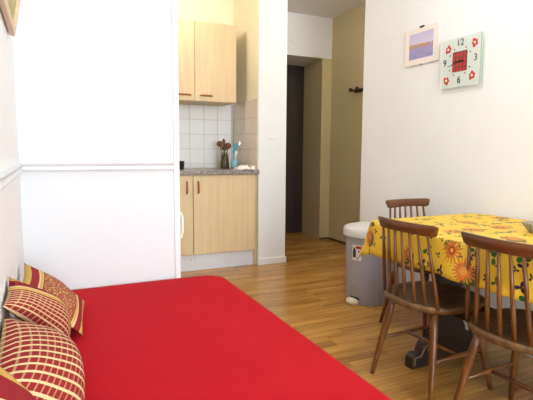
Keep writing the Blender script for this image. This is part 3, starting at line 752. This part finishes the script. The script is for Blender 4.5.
# ------------------------------------------------------------------ picture, clock, framed picture on the left wall
def uvquad(pts):
    bm = bmesh.new(); uvl = bm.loops.layers.uv.new('UVMap'); f = bm.faces.new([bm.verts.new(p) for p in pts])
    for lp, uv in zip(f.loops, ((0, 0), (1, 0), (1, 1), (0, 1))): lp[uvl].uv = uv
    return bm
# on the right wall, local x = along -Y (to the viewer's right), local z up, local y = into the wall
def on_right(name, label, cat, y, z, tilt=0):
    t = thing(name, label, cat); t.matrix_world = Matrix.Translation((XR, y, z)) @ Matrix.Rotation(R(-90), 4, 'Z') @ Matrix.Rotation(R(tilt), 4, 'Y'); return t
pc_ = on_right('harbour_picture', 'white clip-framed picture of a purple harbour view', 'picture', 2.50, 1.812)
obj('mount', bx(-0.155, 0.155, -0.012, -0.002, -0.122, 0.122, 0.002), 'mount', pc_)
obj('print', uvquad([(-0.115, -0.0125, -0.082), (0.108, -0.0125, -0.082), (0.108, -0.0125, 0.088), (-0.115, -0.0125, 0.088)]), 'harbour', pc_)
obj('clip', bx(-0.018, 0.018, -0.019, -0.001, 0.117, 0.130, 0.003), 'black', pc_)
for sx in (-1,): obj('clip', bx(-0.010, 0.010, -0.019, -0.001, -0.126, -0.118, 0.002), 'steel', pc_)
ck = on_right('wall_clock', 'square glass wall clock with red check centre and red ornaments', 'clock', 2.15, 1.645)
S = 0.152
obj('glass_plate', bx(-S, S, -0.028, -0.022, -S+0.005, S-0.005), 'clock_glass', ck)
obj('glass_edge', bx(S-0.001, S+0.004, -0.029, -0.021, -S+0.005, S-0.005), 'glass_edge', ck)
obj('movement', bx(-0.03, 0.03, -0.0215, -0.002, -0.03, 0.03, 0.003), 'black', ck)
obj('check_panel', uvquad([(-0.056, -0.0288, -0.056), (0.056, -0.0288, -0.056), (0.056, -0.0288, 0.064), (-0.056, -0.0288, 0.064)]), 'check', ck)
def text_part(txt, x, z, size):
    cu = bpy.data.curves.new('num', 'FONT'); cu.body = txt; cu.size = size*0.86; cu.align_x = 'CENTER'; cu.align_y = 'CENTER'; cu.extrude = 0.0006
    to = bpy.data.objects.new('num', cu); C.objects.link(to); bpy.context.view_layer.update()
    me = bpy.data.meshes.new_from_object(to.evaluated_get(bpy.context.evaluated_depsgraph_get())); bpy.data.objects.remove(to)
    me.transform(Matrix.Translation((x, -0.0292, z)) @ Matrix.Rotation(R(90), 4, 'X')); me.materials.clear(); me.materials.append(M['black'])
    o = bpy.data.objects.new('numeral', me); C.objects.link(o); o.parent = ck
for txt, x, z in (('12', 0.0, 0.115), ('3', 0.118, 0.008), ('6', 0.0, -0.108), ('9', -0.118, 0.008)): text_part(txt, x, z, 0.066)
for k in range(12):
    if k % 3 == 0: continue
    a = R(30*k); obj('hour_dot', tube([(0.088*math.sin(a), -0.0282, 0.004+0.088*math.cos(a)), (0.088*math.sin(a), -0.0295, 0.004+0.088*math.cos(a))], 0.0045, 8), 'black', ck)
def hand(name, ang, L, wd):
    a = R(ang); d = Vector((math.sin(a), 0, math.cos(a))); p = Vector((math.cos(a), 0, -math.sin(a))); bm = bmesh.new()
    b0 = Vector((0, -0.0305, 0.004)); vs = [bm.verts.new(b0+q) for q in (-d*0.02-p*wd, d*L-p*wd*0.4, d*L+p*wd*0.4, -d*0.02+p*wd)]
    f = bm.faces.new(vs); r_ = bmesh.ops.extrude_face_region(bm, geom=[f]); 
    for v in r_['geom']:
        if isinstance(v, bmesh.types.BMVert): v.co.y -= 0.001
    obj(name, bm, 'black', ck)
hand('minute_hand', 257, 0.095, 0.004); hand('hour_hand', 275, 0.05, 0.005)
def ornament(x, z, rot):
    bm = bmesh.new()      # little red bunch: three lobes with a white heart
    for k in range(5):
        a = rot+k*1.256; bmesh.ops.create_uvsphere(bm, u_segments=10, v_segments=6, radius=0.010, matrix=Matrix.Translation((x+0.013*math.cos(a)*(1+0.5*(k%2)), -0.0285, z+0.013*math.sin(a)*(1+0.4*(k%2)))) @ Matrix.Diagonal((1, 0.25, 1, 1)))
    o = obj('red_ornament', bm, 'st_red', ck, True)
    bm = bmesh.new(); bmesh.ops.create_uvsphere(bm, u_segments=10, v_segments=6, radius=0.008, matrix=Matrix.Translation((x, -0.031, z)) @ Matrix.Diagonal((1, 0.35, 1, 1)))
    obj('ornament_centre', bm, 'pedal', o, True)
for x, z, r_ in ((-0.092, 0.088, 0.2), (0.108, 0.095, 0.7), (-0.098, -0.10, 1.1), (0.098, -0.092, 0.4)): ornament(x, z, r_)
# left wall picture, leaning out at the top
fp = thing('framed_picture', 'pale wooden picture frame high on the left wall', 'picture')
fp.matrix_world = Matrix.Translation((XL, 1.62, 1.52)) @ Matrix.Rotation(R(10), 4, 'Y')
FW, FH, FD = 0.40, 0.60, 0.022     # local: y along wall (far = +), z up, x out
bm = bmesh.new()
for q in ((-FW, FW, 0, 0.024), (-FW, FW, FH-0.024, FH), (-FW, -FW+0.024, 0.024, FH-0.024), (FW-0.024, FW, 0.024, FH-0.024)): add_box(bm, 0.003, FD, q[0], q[1], q[2], q[3], 0.003, 2)
obj('frame', bm, 'frame_wood', fp)
obj('canvas', bx(0.004, 0.012, -FW+0.03, FW-0.03, 0.03, FH-0.03), 'gold', fp)
